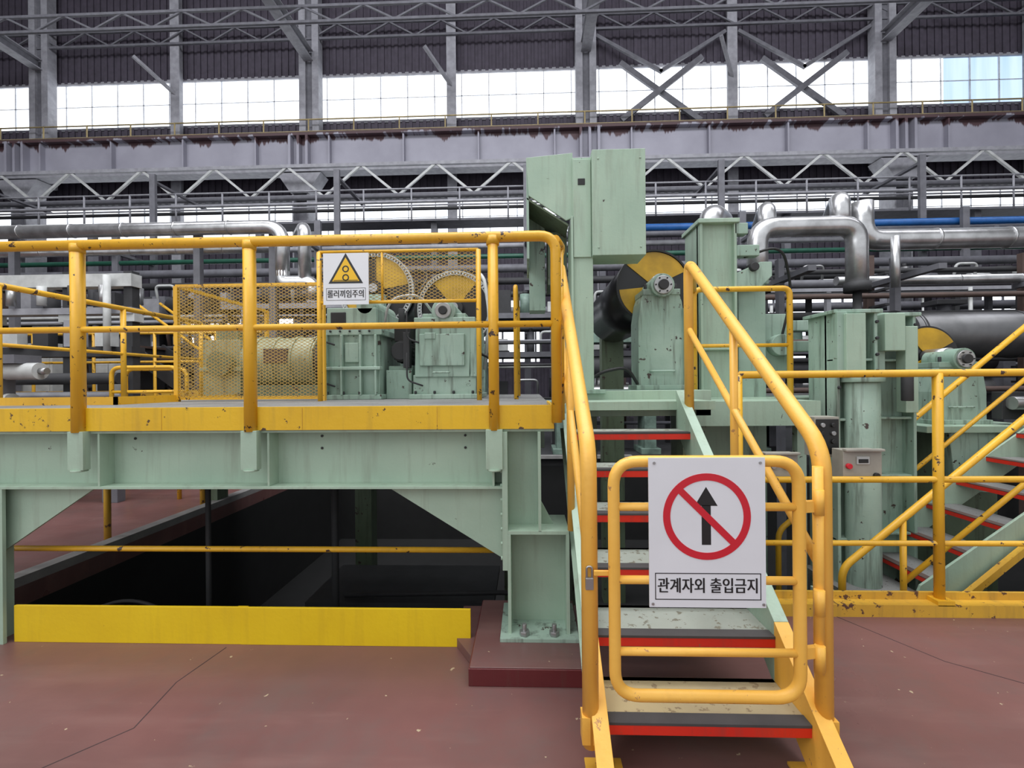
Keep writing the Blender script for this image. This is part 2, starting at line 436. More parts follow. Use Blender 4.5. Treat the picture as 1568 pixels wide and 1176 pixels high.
b.prism([(.066, .66), (.14, .66), (.066, .80)], 'y', 2.60, 2.612, GREEN)
b.box(-.115, .215, 2.62, 2.635, .10, .645, GREEN)
b.box(-.118, -.10, 2.47, 2.78, .10, .645, GREEN); b.box(.198, .216, 2.47, 2.78, .10, .645, GREEN)
b.box(-.16, .26, 2.42, 2.82, .09, .11, GREEND)
for x in (-.03, .13):
    b.cyl((x, 2.46, .11), (x, 2.46, .17), .013, STEEL, 8); b.bolt((x, 2.46, .11), (0, 0, .025), .028, STEEL)
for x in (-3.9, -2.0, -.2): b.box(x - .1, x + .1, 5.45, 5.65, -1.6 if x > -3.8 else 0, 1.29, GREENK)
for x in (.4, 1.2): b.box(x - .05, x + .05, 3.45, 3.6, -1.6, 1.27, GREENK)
b.box(.14, .24, 2.9, 3.3, 1.27, 1.33, GREEN)
b.make('machine_access_platform', .003)

b = B(); b.box(-.30, .27, 2.2, 2.9, 0, .085, DRED); b.box(-.295, .265, 2.205, 2.895, .085, .09, FLOOR); b.prism([(-.42, 2.55), (-.30, 2.35), (-.30, 2.9), (-.42, 2.9)], 'z', 0, .05, FLOOR); b.make('plinth', .004)

b = B(); b.box(-2.97, -1.63, 2.53, 2.545, 0, .21, YKICK); b.box(-1.635, -.33, 2.528, 2.543, 0, .21, YKICK)
b.box(-2.97, -.33, 2.545, 2.60, 0, .012, YKICK); b.box(-1.66, -1.60, 2.543, 2.55, .0, .21, YKICK)
b.make('kick_plate', .002)

b = B()
b.tube([(-6, 2.75, .46), (-.12, 2.75, .46)], .017, YEL)
for x in (-5.5, -3.8): b.cyl((x, 2.75 if x < -5 else 2.72, 0), (x, 2.75 if x < -5 else 2.72, .46), .017, YEL, 8)
b.make('pit_barrier_rail')
b = B()
for z in (.55, .95):
    b.tube([(-3.95, 3.3, z), (-3.95, 8.4, z)], .018, YWORN)
for y in (3.3, 4.15, 5.4, 6.8, 8.4): b.cyl((-3.95, y, 0), (-3.95, y, .95), .028, YWORN, 8)
b.make('pit_barrier_rail')
b = B()
for x, y in ((-2.3, 3.2), (-1.55, 3.6)): b.cyl((x, y, -1.6), (x, y, 1.29), .018 if x < -2 else .03, DARK, 8)
b.tube([(-1.6, 3.9, -.35), (-.2, 3.9, -.32), (.2, 3.7, -.3)], .02, DARK); b.box(-1.9, -.3, 3.8, 4.6, -.42, -.37, DARK)
b.cyl((-1.8, 4.2, -1.6), (-1.8, 4.2, -.4), .03, DARK); b.cyl((-.5, 4.2, -1.6), (-.5, 4.2, -.4), .03, DARK)
b.tube([(-3.2, 3.0, -1.6), (-3.1, 3.0, -.1), (-2.7, 3.0, .05), (-2.35, 3.0, -.1), (-2.3, 3.0, -1.6)], .012, DARK, .3)
b.make('pit_drip_tray')

R = .0285
b = B()
b.tube([(-4.1, 5.6, 2.26), (-4.1, 2.478, 2.26)], .024, YEL)
b.tube([(-4.2, 2.478, 2.26), (.155, 2.478, 2.26), (.155, 2.478, 1.25)], R, YEL, .09)
b.tube([(-4.2, 2.478, 1.785), (.155, 2.478, 1.785)], .018, YEL)
for x in (-3.9, -2.52, -1.535, -.185):
    b.cyl((x, 2.478, 1.21), (x, 2.478, 2.26), .034 if x < -.5 else .029, YEL, 14)
    b.cyl((x, 2.478, 2.215), (x, 2.478, 2.262), .036, YEL, 14)
for y in (3.4, 4.5, 5.6): b.cyl((-4.1, y, 1.33), (-4.1, y, 2.26), .024, YEL, 10)
b.tube([(-4.1, 2.5, 1.8), (-4.1, 5.6, 1.8)], .016, YEL)
b.tube([(.155, 2.478, 2.24), (.205, 2.7, 2.26), (.205, 3.15, 2.26), (.205, 3.15, 1.30)], .024, YEL, .08)
b.tube([(.155, 2.478, 1.785), (.205, 2.7, 1.785), (.205, 3.15, 1.785)], .016, YEL, .08)
b.cyl((.19, 2.66, 1.25), (.19, 2.66, 2.25), .022, YEL)
b.make('platform_guard_railing')

# ---------------------------------------------------------------- staircase
b = B()
rise, run, Y0 = .19, .248, 1.73
for i in range(6):
    y = Y0 + run * i; z = rise * (i + 1); m = TREADY if i == 0 else TREAD
    b.box(.285, 1.035, y, y + .262, z - .018, z, m)
    b.box(.285, 1.035, y - .012, y + .045, z - .008, z + .004, STRIP)
    b.box(.285, 1.035, y - .010, y + .002, z - .045, z - .004, RED)
    b.box(.285, 1.035, y + .235, y + .262, z - .04, z, m)
def zt(y): return .19 + .766 * (y - Y0) + .055
for x0, x1 in ((.265, .285), (1.035, 1.055)):
    b.prism([(1.98, zt(1.98) - .26), (3.24, zt(3.24) - .26), (3.24, zt(3.24)), (1.98, zt(1.98))], 'x', x0, x1, GREEN)
    b.prism([(1.42, 0), (1.74, 0), (1.98, zt(1.98) - .26), (1.98, zt(1.98)), (1.42, zt(1.42))], 'x', x0, x1, YELL)
    s = -1 if x0 < .5 else 1; xc = (x0 + x1) / 2 + s * .02
    b.beam((xc, 1.98, zt(1.98)), (xc, 3.24, zt(3.24)), .06, .012, GREEN)
    b.beam((xc, 1.42, .008), (xc, 1.98, zt(1.98)), .06, .012, YELL)
    b.beam((xc, 1.98, zt(1.98) - .26), (xc, 3.24, zt(3.24) - .26), .06, .012, GREEN)
    b.box(x0 - .06, x1 + .06, 1.40, 1.78, 0, .012, YWORN)
b.make('steel_staircase', .002)

b = B()
zr = lambda y: 1.21 + .766 * (y - Y0)
for x, ye in ((.225, 3.12), (1.085, 3.12)):
    b.tube([(x, Y0, .10), (x, Y0, 1.21), (x, ye, zr(ye)), (x, ye, 1.25)], .031, YELL, .10, 16)
    b.tube([(x, Y0, .76), (x, ye, zr(ye) - .45)], .019, YELL)
    b.cyl((x, 2.45, zt(2.45) - .12), (x, 2.45, zr(2.45)), .02, YELL)
    b.box(x - .035, x + .035, Y0 - .03, Y0 + .03, .12, .22, YELL)
for z in (.42, .62, .98): b.cyl((1.04, 1.68, z), (1.04, 1.68, z + .09), .018, YELL, 10)
b.cyl((1.05, 1.70, .4), (1.05, 1.70, 1.15), .018, YELL)
b.make('stair_handrail')

b = B()
b.tube([(.308, 1.675, .325), (.308, 1.675, 1.175), (.968, 1.675, 1.175), (.968, 1.675, .325)], .0215, YELL, .09, 14, 8, True)
for z in (1.01, .745, .485): b.cyl((.308, 1.675, z), (.968, 1.675, z), .015, YELL, 12)
for z in (1.01, .485): b.beam((.968, 1.675, z), (1.04, 1.69, z), .02, .04, YELL)
b.make('stair_gate')
b = B()
b.box(.205, .235, 1.685, 1.70, .70, .745, STEEL); b.tube([(.21, 1.692, .74), (.21, 1.692, .785), (.23, 1.692, .785), (.23, 1.692, .74)], .004, STEEL, .01, 8)
b.box(.235, .31, 1.68, 1.69, .755, .775, YELL)
b.make('padlock', .003)

b = B(); SY = 1.64
b.box(.425, .832, SY, SY + .005, .663, 1.193, WHITE)
cx, cz = .628, .985
b.arc(cx, cz, SY - .0015, SY, .128, .153, 0, 360, SRED, 64)
b.box(cx - .018, cx + .014, SY - .0006, SY, cz - .10, cz + .04, SBLK)
b.prism([(cx - .042, cz + .038), (cx + .038, cz + .038), (cx - .002, cz + .105)], 'y', SY - .0006, SY, SBLK)
d = .132 / math.sqrt(2)
b.beam((cx - d, SY - .0012, cz + d), (cx + d, SY - .0012, cz - d), .0014, .024, SRED, (0, 0, 1))
x0, x1, z0, z1 = .445, .815, .69, .785
for q in ((x0, x1, z0, z0 + .003), (x0, x1, z1 - .003, z1), (x0, x0 + .003, z0, z1), (x1 - .003, x1, z0, z1)):
    b.box(q[0], q[1], SY - .0006, SY, q[2], q[3], SBLK)
for x, z in ((.445, 1.175), (.815, 1.175), (.437, .675), (.823, .675)): b.cyl((x, SY - .003, z), (x, SY, z), .005, STEEL, 10)
b.box(.60, .66, SY + .005, 1.66, .99, 1.0, STEEL)
sg = b.make('no_entry_sign')
text('lettering', '관계자외 출입금지', (.63, SY - .001, .737), .058, SBLK, sg, .80, .0011)

b = B(); SY = 3.68
b.box(-1.665, -1.29, SY, SY + .005, 2.12, 2.54, WHITE)
cx, cz = -1.478, 2.40
def tri(r): return [(cx + r * math.cos(math.radians(a)), cz - .025 + r * math.sin(math.radians(a))) for a in (90, 210, 330)]
b.prism(tri(.165), 'y', SY - .001, SY, SBLK); b.prism(tri(.13), 'y', SY - .002, SY - .0008, SYEL)
for dz in (.035, -.035):
    b.arc(cx, cz - .025 + dz, SY - .003, SY - .002, .018, .028, 0, 360, SBLK, 20)
b.box(cx - .10, cx + .10, SY - .003, SY - .002, cz - .085, cz - .08, SBLK)
for q in ((-1.64, -1.315, 2.155, 2.158), (-1.64, -1.315, 2.252, 2.255), (-1.64, -1.637, 2.155, 2.255), (-1.318, -1.315, 2.155, 2.255)):
    b.box(q[0], q[1], SY - .001, SY, q[2], q[3], SBLK)
sg = b.make('roller_caution_sign')
text('lettering', '롤러끼임주의', (cx, SY - .002, 2.203), .068, SBLK, sg, .82, .0014)

# ---------------------------------------------------------------- mesh guards
def meshpanel(b, p0, ux, L, z0, z1, pitch=.028, w=.0048, mat=MESHY):
    ux = Vector(ux); p0 = Vector(p0); H = z1 - z0; nrm = ux.cross(Vector((0, 0, 1)))
    k = .55
    for s in (1, -1):
        c = -H / k if s > 0 else 0
        end = L if s > 0 else L + H / k
        while c < end:
            ta, tb = 0., H
            if s > 0: ta = max(ta, -c * k); tb = min(tb, (L - c) * k)
            else: ta = max(ta, (c - L) * k); tb = min(tb, c * k)
            if tb - ta > .01:
                A = p0 + ux * (c + s * ta / k) + Vector((0, 0, z0 + ta)); C = p0 + ux * (c + s * tb / k) + Vector((0, 0, z0 + tb))
                d = (C - A).normalized(); q = d.cross(nrm) * (w / 2)
                b.add([A - q, A + q, C + q, C - q], [(0, 1, 2, 3)], mat)
            c += pitch / k
b = B()
Yc = 3.75
for x in (-1.73, -.40): b.cyl((x, Yc, 1.33), (x, Yc, 2.57), .021, YEL, 10)
for z in (2.57, 2.15): b.cyl((-1.73, Yc, z), (-.40, Yc, z), .014, YEL, 8)
b.cyl((-1.2, Yc, 2.15), (-1.2, Yc, 2.57), .010, YEL, 8)
meshpanel(b, (-1.73, Yc, 0), (1, 0, 0), 1.33, 2.15, 2.57, w=.0042)
b.tube([(-.10, 3.9, 1.33), (-.10, 3.9, 2.3), (-.10, 4.9, 2.3), (-.10, 4.9, 1.33)], .02, YEL)
b.cyl((-.10, 3.9, 1.85), (-.10, 4.9, 1.85), .014, YEL)
b.cyl((-1.7, Yc - .04, 2.50), (-1.3, Yc - .04, 2.50), .012, STEEL, 6)
b.make('mesh_machine_guard')
b = B()
Yc = 3.9
for x in (-3.07, -2.42, -1.77): b.box(x - .018, x + .018, Yc - .018, Yc + .018, 1.33, 2.34, YEL)
for z in (2.34, 1.36): b.box(-3.07, -1.77, Yc - .014, Yc + .014, z - .014, z + .014, YEL)
meshpanel(b, (-3.07, Yc - .016, 0), (1, 0, 0), 1.30, 1.36, 2.34)
b.box(-3.088, -3.05, 5.26, 5.3, 1.33, 2.34, YEL)
for z in (2.34, 1.36): b.box(-3.084, -3.056, Yc, 5.3, z - .014, z + .014, YEL)
meshpanel(b, (-3.07, Yc, 0), (0, 1, 0), 1.4, 1.36, 2.34, pitch=.05)
b.box(-4.08, -3.07, 3.3, 3.32, 1.33, 1.39, YEL)
b.box(-3.09, -3.07, 3.3, 3.9, 1.33, 1.39, YEL)
b.make('mesh_machine_guard')

# ---------------------------------------------------------------- bearing stands on the platform
def bearingstand(x0, x1, y0, y1, z0, z1, style):
    b = B(); w = x1 - x0; h = z1 - z0; G = GREEND
    b.box(x0 - .03, x1 + .03, y0 - .05, y1 + .03, z0, z0 + .045, G)
    if style == 0:
        b.box(x0, x1, y0, y1, z0 + .04, z1 - .24, G)
        b.box(x0 - .02, x1 + .03, y0 - .03, y1, z1 - .25, z1 - .19, G)
        b.box(x0 + .02, x1 - .02, y0 - .02, y1, z1 - .19, z1, G)
        b.box(x0 + .06, x0 + .2, y0 - .03, y0, z1 - .16, z1 - .04, DARK)
        for k in range(5): b.bolt((x0 + .06 + k * .09, y0 - .03, z1 - .215), (0, -.015, 0), .012, DARK)
        for x in (x0 + .02, x0 + w * .33, x0 + w * .68, x1 - .02): b.box(x - .010, x + .010, y0 - .06, y0, z0 + .04, z1 - .25, G)
        b.box(x0 - .03, x1 + .03, y0 - .07, y0, z0 + .27, z0 + .30, G)
        b.box(x0 + w * .38, x0 + w * .64, y0 - .03, y0, z0 + .34, z0 + .52, G)
        b.cyl((x0 + w * .75, y0 - .02, z1 + .02), (x0 + w * .75, y1, z1 + .02), .08, G, 20)
    else:
        b.box(x0, x1, y0, y1, z0 + .04, z0 + .22, G)
        b.prism([(x0 + .02, z0 + .2), (x1 - .06, z0 + .2), (x1 - .04, z1 - .14), (x1 - .08, z1 - .08), (x0 + .08, z1 - .08), (x0 + .03, z1 - .14)], 'y', y0 - .02, y1, G)
        b.box(x0 + .02, x1, y0 - .04, y1, z1 - .09, z1 - .03, G)
        b.box(x0 + .07, x1 - .10, y0 - .05, y0, z0 + .30, z1 - .18, G)
        b.box(x0 + .12, x0 + .22, y0 - .06, y0 - .04, z0 + .54, z0 + .60, G)
        b.tube([(x0 + .2, y0 - .04, z0 + .24), (x0 + .2, y0 - .09, z0 + .24), (x0 + .34, y0 - .09, z0 + .24), (x0 + .34, y0 - .04, z0 + .24)], .008, G, .02, 8)
        xc = (x0 + x1) / 2
        b.cyl((xc, y0 - .03, z1 + .03), (xc, y1, z1 + .03), .11, G, 28); b.cyl((xc, y0 - .06, z1 + .03), (xc, y0 - .02, z1 + .03), .075, STEEL, 24)
        b.cyl((xc, y0 - .08, z1 + .03), (xc, y0 - .05, z1 + .03), .04, DARK, 16)
        b.box(xc - .2, xc + .2, y0, y0 + .2, z1 - .04, z1 + .01, G)
        b.box(x1 - .05, x1 + .01, y0 - .03, y1, z0 + .2, z1 - .1, G)
    for k in range(4): b.bolt((x0 + w * (.05 + .3 * k), y0 - .03, z0 + .045), (0, 0, .03), .014, DARK)
    for z in (z0 + .12, z0 + .5): b.tube([(x0 + .1, y0 - .03, z), (x0 - .04, y0 - .06, z + .05), (x0 - .04, y0 - .06, z + .3)], .008, DARK, .05, 8)
    return b.make('bearing_stand', .008)
bearingstand(-1.86, -1.36, 4.15, 4.85, 1.33, 2.17, 0)
bearingstand(-1.05, -.47, 4.15, 4.85, 1.33, 2.10, 1)
b = B()
b.box(-1.33, -1.09, 4.25, 4.8, 1.33, 1.60, GREEND); b.box(-1.32, -1.09, 4.3, 4.7, 1.6, 1.64, GREEND)
b.cyl((-1.2, 4.3, 1.78), (-1.2, 4.9, 1.78), .10, BLK, 24); b.cyl((-1.2, 4.26, 1.78), (-1.2, 4.3, 1.78), .085, DARK, 20)
for a in range(0, 360, 20):
    c, s_ = math.cos(math.radians(a)), math.sin(math.radians(a)); b.beam((-1.2 + c * .105, 4.35, 1.78 + s_ * .105), (-1.2 + c * .105, 4.85, 1.78 + s_ * .105), .008, .02, DARK)
b.box(-1.28, -1.12, 4.35, 4.55, 1.88, 2.05, BLK); b.cyl((-1.22, 4.4, 2.05), (-1.22, 4.4, 2.2), .03, DARK, 12)
b.box(-1.16, -1.10, 4.22, 4.3, 1.62, 1.95, DARK)
b.make('hydraulic_motor', .004)
b = B(); G = TANG
b.box(-3.42, -3.02, 4.7, 5.2, 1.33, 1.95, G); b.box(-3.45, -2.99, 4.67, 5.23, 1.62, 1.66, G)
b.cyl((-3.2, 4.62, 1.7), (-3.2, 4.72, 1.7), .13, GREENK, 24)
b.cyl((-3.02, 4.95, 1.72), (-2.25, 4.95, 1.72), .27, G, 32); b.cyl((-2.25, 4.95, 1.72), (-2.12, 4.95, 1.72), .24, DARK, 32)
for x in (-2.9, -2.7, -2.5, -2.3): b.cyl((x, 4.95, 1.72), (x + .03, 4.95, 1.72), .285, G, 32)
b.box(-2.95, -2.2, 4.72, 5.18, 1.33, 1.47, GREENK); b.box(-2.75, -2.5, 4.66, 4.75, 1.7, 1.85, BROWN)
b.box(-3.35, -3.1, 4.8, 5.0, 1.95, 2.1, GREENK); b.cyl((-2.6, 4.95, 1.98), (-2.6, 4.95, 2.1), .08, DARK)
b.make('geared_drive_motor', .005)

def wheel(b, x, y, z, r, ring=True, a0=20, body=0.):
    b.cyl((x, y, z), (x, y + .05 + body, z), r * .9, BLACK, 48)
    b.arc(x, z, y - .006, y, .05, r * .88, a0, a0 + 80, DYEL, 20)
    b.arc(x, z, y - .006, y, .05, r * .88, a0 + 180, a0 + 260, DYEL, 20)
    b.cyl((x, y - .10, z), (x, y, z), r * .22, DARK, 24); b.cyl((x, y - .13, z), (x, y - .1, z), r * .12, STEEL, 16)
    if ring:
        b.arc(x, z, y - .03, y + .02, r * .965, r, 0, 360, OFFW, 64)
        b.arc(x, z, y - .03, y - .025, r * .88, r * .90, 0, 360, OFFW, 64)
        for a in range(0, 360, 5): b.arc(x, z, y - .03, y - .025, r * .89, r * .97, a, a + 2.8, OFFW, 2)
b = B(); wheel(b, -.80, 5.05, 2.30, .42, True, 50, .5)
b.box(-.93, -.67, 4.92, 5.02, 1.33, 2.2, GREEND); b.box(-.93, -.67, 5.6, 5.7, 1.33, 2.3, GREEND); b.cyl((-.8, 5.5, 2.3), (-.8, 5.7, 2.3), .08, STEEL)
b.make('guarded_roller', 0)
b = B(); wheel(b, -1.68, 5.05, 2.52, .42, True, 10, .5)
b.box(-1.80, -1.56, 4.92, 5.02, 1.33, 2.45, GREEND); b.box(-1.80, -1.56, 5.6, 5.7, 1.33, 2.45, GREEND); b.cyl((-1.68, 5.5, 2.52), (-1.68, 5.7, 2.52), .08, STEEL)
b.make('guarded_roller', 0)
b = B()
b.tube([(-.42, 4.4, 1.6), (-.36, 4.4, 2.1), (-.42, 4.5, 2.5), (-.5, 4.6, 2.6)], .018, OFFW, .15)
b.tube([(-1.1, 4.6, 1.9), (-1.12, 4.5, 2.3), (-1.0, 4.7, 2.6), (-1.2, 4.9, 2.7)], .016, BLK, .15)
b.tube([(-.35, 4.3, 1.33), (-.33, 4.3, 1.7), (-.45, 4.3, 1.75)], .014, BLK, .1)
b.tube([(-1.33, 4.2, 2.0), (-1.25, 4.1, 2.25), (-1.0, 4.2, 2.3), (-.9, 4.3, 2.15)], .012, OFFW, .15)
b.make('flexible_hose')

# ---------------------------------------------------------------- central press frame
b = B()
b.prism([(.0, 3.24), (.365, 3.27), (.365, 2.76), (.31, 2.74), (.02, 2.94)], 'y', 3.6, 3.62, GREEN)
b.box(0, .36, 3.62, 4.3, 3.20, 3.24, GREEN); b.box(0, .02, 3.62, 4.3, 2.45, 3.22, GREEND)
b.prism([(.0, 2.94), (.33, 2.72), (.33, 2.70), (.0, 2.92)], 'y', 3.62, 4.3, GREENK)  # hood underside: its shadow is put into the colour
b.box(.02, .16, 4.0, 4.2, 2.1, 2.95, GREEND); b.box(.18, .34, 3.9, 4.3, 2.3, 2.75, GREENK)
b.box(.36, .515, 3.58, 3.85, 1.38, 3.22, GREEN); b.box(.345, .362, 3.56, 3.86, 1.38, 2.76, GREEN)
b.box(.365, .50, 3.565, 3.58, 2.44, 3.2, GREEN); b.box(.40, .455, 3.56, 3.57, 3.0, 3.05, BLK)
b.box(.505, .91, 3.52, 3.80, 2.44, 3.25, GREEN)
for x in (.55, .87):
    for z in (2.5, 3.18): b.bolt((x, 3.52, z), (0, -.006, 0), .008, GREEN)
b.box(.30, 1.42, 3.62, 4.5, 1.30, 1.40, GREEND)
b.box(.30, 1.42, 3.60, 3.62, 1.2, 1.40, GREEN)
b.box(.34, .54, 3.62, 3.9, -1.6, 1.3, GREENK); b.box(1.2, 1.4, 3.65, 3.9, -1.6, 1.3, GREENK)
b.box(.34, .60, 3.56, 3.88, 1.38, 1.41, GREEND)
b.make('press_roll_frame', .005)

b = B()
x, z = 1.18, 2.36
b.cyl((x, 4.32, z), (x, 6.3, z), .34, BLACK, 64)
b.arc(x, z, 4.31, 4.32, .07, .32, 25, 140, DYEL, 24); b.arc(x, z, 4.31, 4.32, .07, .32, 185, 240, DYEL, 16)
b.cyl((x, 4.1, z), (x, 4.32, z), .07, STEEL, 24)
b.arc(x, z, 4.30, 4.33, .325, .342, 0, 360, BLK, 64)
b.cyl((x, 6.3, z), (x, 6.6, z), .08, STEEL); b.box(x - .15, x + .15, 6.4, 6.6, -1.6, 2.4, GREENK)
b.make('bridle_roller')
def pedestal(b, xc, w, y0, y1, z0, z1, br):
    h = w / 2
    b.prism([(xc - h, z0), (xc + h, z0), (xc + h, z1 - .25), (xc + h * .88, z1 - .08), (xc + h * .75, z1), (xc - h * .75, z1), (xc - h * .88, z1 - .08), (xc - h, z1 - .25)], 'y', y0, y1, GREEND)
    b.box(xc - h * 1.12, xc + h * 1.12, y0 - .03, y1 + .03, z0, z0 + .04, GREEND)
    b.box(xc - h * .8, xc + h * .8, y0 - .01, y1 + .01, z1 - .02, z1 + .03, GREEND)
    b.cyl((xc, y0 - .05, z1 + br * .7), (xc, y1, z1 + br * .7), br * 1.25, GREEND, 28)
    b.cyl((xc, y0 - .07, z1 + br * .7), (xc, y0 - .04, z1 + br * .7), br, STEEL, 24)
    b.cyl((xc, y0 - .09, z1 + br * .7), (xc, y0 - .06, z1 + br * .7), br * .55, DARK, 16)
    for k in range(6):
        a = k * math.pi / 3; b.bolt((xc + math.cos(a) * br * .8, y0 - .07, z1 + br * .7 + math.sin(a) * br * .8), (0, -.01, 0), br * .1, DARK)
    for s_ in (-1, 1): b.cyl((xc + s_ * h * .65, y0 + .03, z1), (xc + s_ * h * .65, y0 + .03, z1 + .08), .014, DARK, 8)
    b.tube([(xc - .1, y0, z0 + .16), (xc - .1, y0 - .04, z0 + .16), (xc + .1, y0 - .04, z0 + .16), (xc + .1, y0, z0 + .16)], .009, GREEND, .02, 8)
b = B(); pedestal(b, 1.16, .40, 4.0, 4.28, 1.40, 2.24, .08)
b.box(1.34, 1.37, 3.97, 4.28, 1.42, 2.1, GREEND)
b.tube([(.95, 4.0, 1.45), (.85, 3.95, 1.6), (.6, 3.9, 1.55), (.45, 3.9, 1.42)], .014, BLK, .15)
b.make('bearing_pedestal', .012)

b = B()
b.box(1.57, 1.90, 4.25, 4.29, -1.6, 2.92, GREEN); b.box(1.57, 1.595, 4.2, 4.6, -1.6, 2.92, GREEN); b.box(1.875, 1.90, 4.2, 4.6, -1.6, 2.92, GREEN)
b.box(1.55, 1.92, 4.18, 4.64, 2.90, 2.94, GREEN)
for z in (1.75, 2.3): b.box(1.595, 1.875, 4.2, 4.25, z, z + .02, GREEN)
b.box(1.95, 2.20, 4.3, 4.7, -1.6, 2.38, GREEND); b.box(1.93, 2.22, 4.27, 4.72, 2.36, 2.40, GREEND)
b.prism([(1.90, 2.45), (2.12, 2.55), (2.22, 2.55), (2.22, 2.42), (2.1, 2.3), (1.90, 2.3)], 'y', 4.22, 4.34, GREEND)
b.box(1.90, 2.10, 4.2, 4.3, 2.60, 2.70, GREEND); b.cyl((2.05, 4.18, 2.5), (2.05, 4.3, 2.5), .04, DARK)
b.box(1.88, 2.0, 4.2, 4.3, 2.8, 2.9, GREEND)
b.box(1.42, 2.9, 4.2, 4.8, 1.22, 1.32, GREEN)
for z0 in (1.75, 1.95): b.box(2.2, 2.95, 4.5, 4.6, z0, z0 + .1, GREEND)
b.box(2.2, 2.45, 4.4, 4.55, 1.55, 2.1, GREEND); b.cyl((2.35, 4.3, 1.8), (2.35, 4.42, 1.8), .1, GREEND, 20)
b.tube([(1.98, 4.25, 2.6), (2.3, 4.2, 2.7), (2.5, 4.4, 2.3), (2.4, 4.4, 1.9)], .012, BLK, .3)
b.make('roll_stand_frame', .006)

b = B()
b.tube([(1.42, 3.95, 1.30), (1.42, 3.95, 2.25), (2.22, 3.95, 2.25), (2.22, 3.95, 1.1)], .024, YEL, .06)
b.tube([(1.42, 3.95, 1.77), (2.22, 3.95, 1.77)], .016, YEL)
b.tube([(1.12, 3.12, 2.24), (1.42, 3.95, 2.24)], .022, YEL)
b.tube([(1.12, 3.12, 1.77), (1.42, 3.95, 1.77)], .016, YEL)
b.box(1.30, 2.25, 3.62, 4.2, 1.27, 1.31, GREEN); b.box(1.30, 2.25, 3.60, 3.62, 1.12, 1.31, GREEN)
b.box(2.13, 2.2, 3.7, 3.77, -1.6, 1.27, GREEND)
b.make('landing_guard_railing')

# ---------------------------------------------------------------- right railing
b = B()
for z, r in ((1.505, .024), (.84, .02), (.44, .017)):
    b.tube([(1.30, 2.95, z), (7.5, 2.95, z)], r, YEL)
for x in (1.33, 2.56, 3.95, 5.3, 6.7): b.cyl((x, 2.95, .05), (x, 2.95, 1.505), .028, YEL, 12)
b.box(1.12, 7.5, 2.90, 2.98, 0, .075, YWORN)
b.box(1.12, 7.5, 2.98, 3.0, 0, .12, YWORN)
for x in (2.56, 3.95): b.box(x - .05, x + .05, 2.9, 3.0, .07, .10, YEL)
b.make('floor_guard_railing')

b = B()
for i in range(8):
    x = 2.92 + .25 * i; z = .20 * i + .0
    b.box(x, x + .26, 3.37, 4.05, z - .02, z, DECK); b.box(x - .01, x + .002, 3.37, 4.05, z - .035, z, RED); b.box(x - .01, x + .05, 3.37, 4.05, z - .005, z + .004, BROWN)
for y in (3.35, 4.05):
    b.prism([(2.72, -.15), (2.95, -.15), (4.95, 1.28), (4.95, 1.55), (2.78, -.0)], 'y', y, y + .02, GREEN)
b.box(4.9, 6.5, 3.3, 4.1, 1.35, 1.42, DECK)
for x in (5.0, 6.4):
    for y in (3.4, 4.0): b.box(x - .05, x + .05, y - .05, y + .05, -1.6, 1.35, GREEND)
b.box(2.4, 2.95, 3.02, 4.1, -.2, -.15, DECK)
b.make('steel_staircase', .002)
b = B()
zf = lambda x: .84 * (x - 2.2) + .14
for y in (3.3, 4.12):
    b.tube([(2.2, y, -.2 if y < 4 else -1.6), (2.2, y, .14), (4.9, y, zf(4.9))], .024, YEL, .08)
    b.tube([(2.62, y, zf(2.62) - .45), (4.9, y, zf(4.9) - .45)], .018, YEL, .08)
    for x in (2.62, 3.6, 4.6): b.cyl((x, y, zf(x) - .86), (x, y, zf(x)), .02, YEL)
b.beam((2.8, 3.3, zf(2.8) - .9), (4.9, 3.3, zf(4.9) - .9), .04, .045, YWORN)
b.make('stair_handrail')

def stand(x0, x1, y, ztop, rib=True):
    b = B()
    b.box(x0, x1, y, y + .03, -1.6, ztop, GREEND); b.box(x0, x0 + .025, y - .12, y + .25, -1.6, ztop, GREEND); b.box(x1 - .025, x1, y - .12, y + .25, -1.6, ztop, GREEND)
    b.box(x0 - .03, x1 + .03, y - .14, y + .28, ztop - .03, ztop, GREEND)
    z = -.3
    while z < ztop - .2:
        b.box(x0, x1, y - .1, y, z, z + .02, GREEND); z += .48
    b.box(x0 - .02, x0 + .06, y - .16, y - .1, ztop - .5, ztop - .02, GREEND)
    for k in range(5):
        b.bolt((x0 + .012, y - .12, ztop - .1 - k * .13), (0, -.02, 0), .014, DARK); b.bolt((x1 - .012, y - .12, ztop - .1 - k * .13), (0, -.02, 0), .014, DARK)
    return b
b = stand(2.46, 2.78, 3.85, 2.03)
b.cyl((2.66, 3.74, -1.6), (2.66, 3.74, 1.45), .12, GREEND, 28); b.cyl((2.66, 3.74, 1.45), (2.66, 3.74, 1.5), .15, GREEND, 28)
b.box(2.49, 2.64, 3.66, 3.8, 1.50, 1.99, GREEN)
b.make('roll_stand', .005)
b = stand(2.86, 3.2, 4.0, 2.02)
b.box(2.86, 3.02, 3.76, 3.9, 1.7, 2.0, GREEN); b.box(3.05, 3.15, 3.8, 3.9, 1.2, 1.9, GREEN)
b.cyl((2.98, 3.7, 1.3), (2.98, 3.7, 1.5), .04, DARK)
b.make('roll_stand', .005)
b = B()
x, z = 4.02, 1.70
b.cyl((x, 4.75, z), (x, 6.0, z), .31, BLACK, 56); b.arc(x, z, 4.74, 4.75, .07, .29, 30, 130, DYEL, 20); b.arc(x, z, 4.74, 4.75, .07, .29, 210, 310, DYEL, 20)
b.cyl((x, 4.5, z), (x, 4.75, z), .07, STEEL, 20); b.box(x - .15, x + .15, 6.0, 6.15, -1.6, z, GREENK)
b.make('bridle_roller')
b = B(); pedestal(b, 4.02, .48, 4.4, 4.7, 1.05, 1.6, .08)
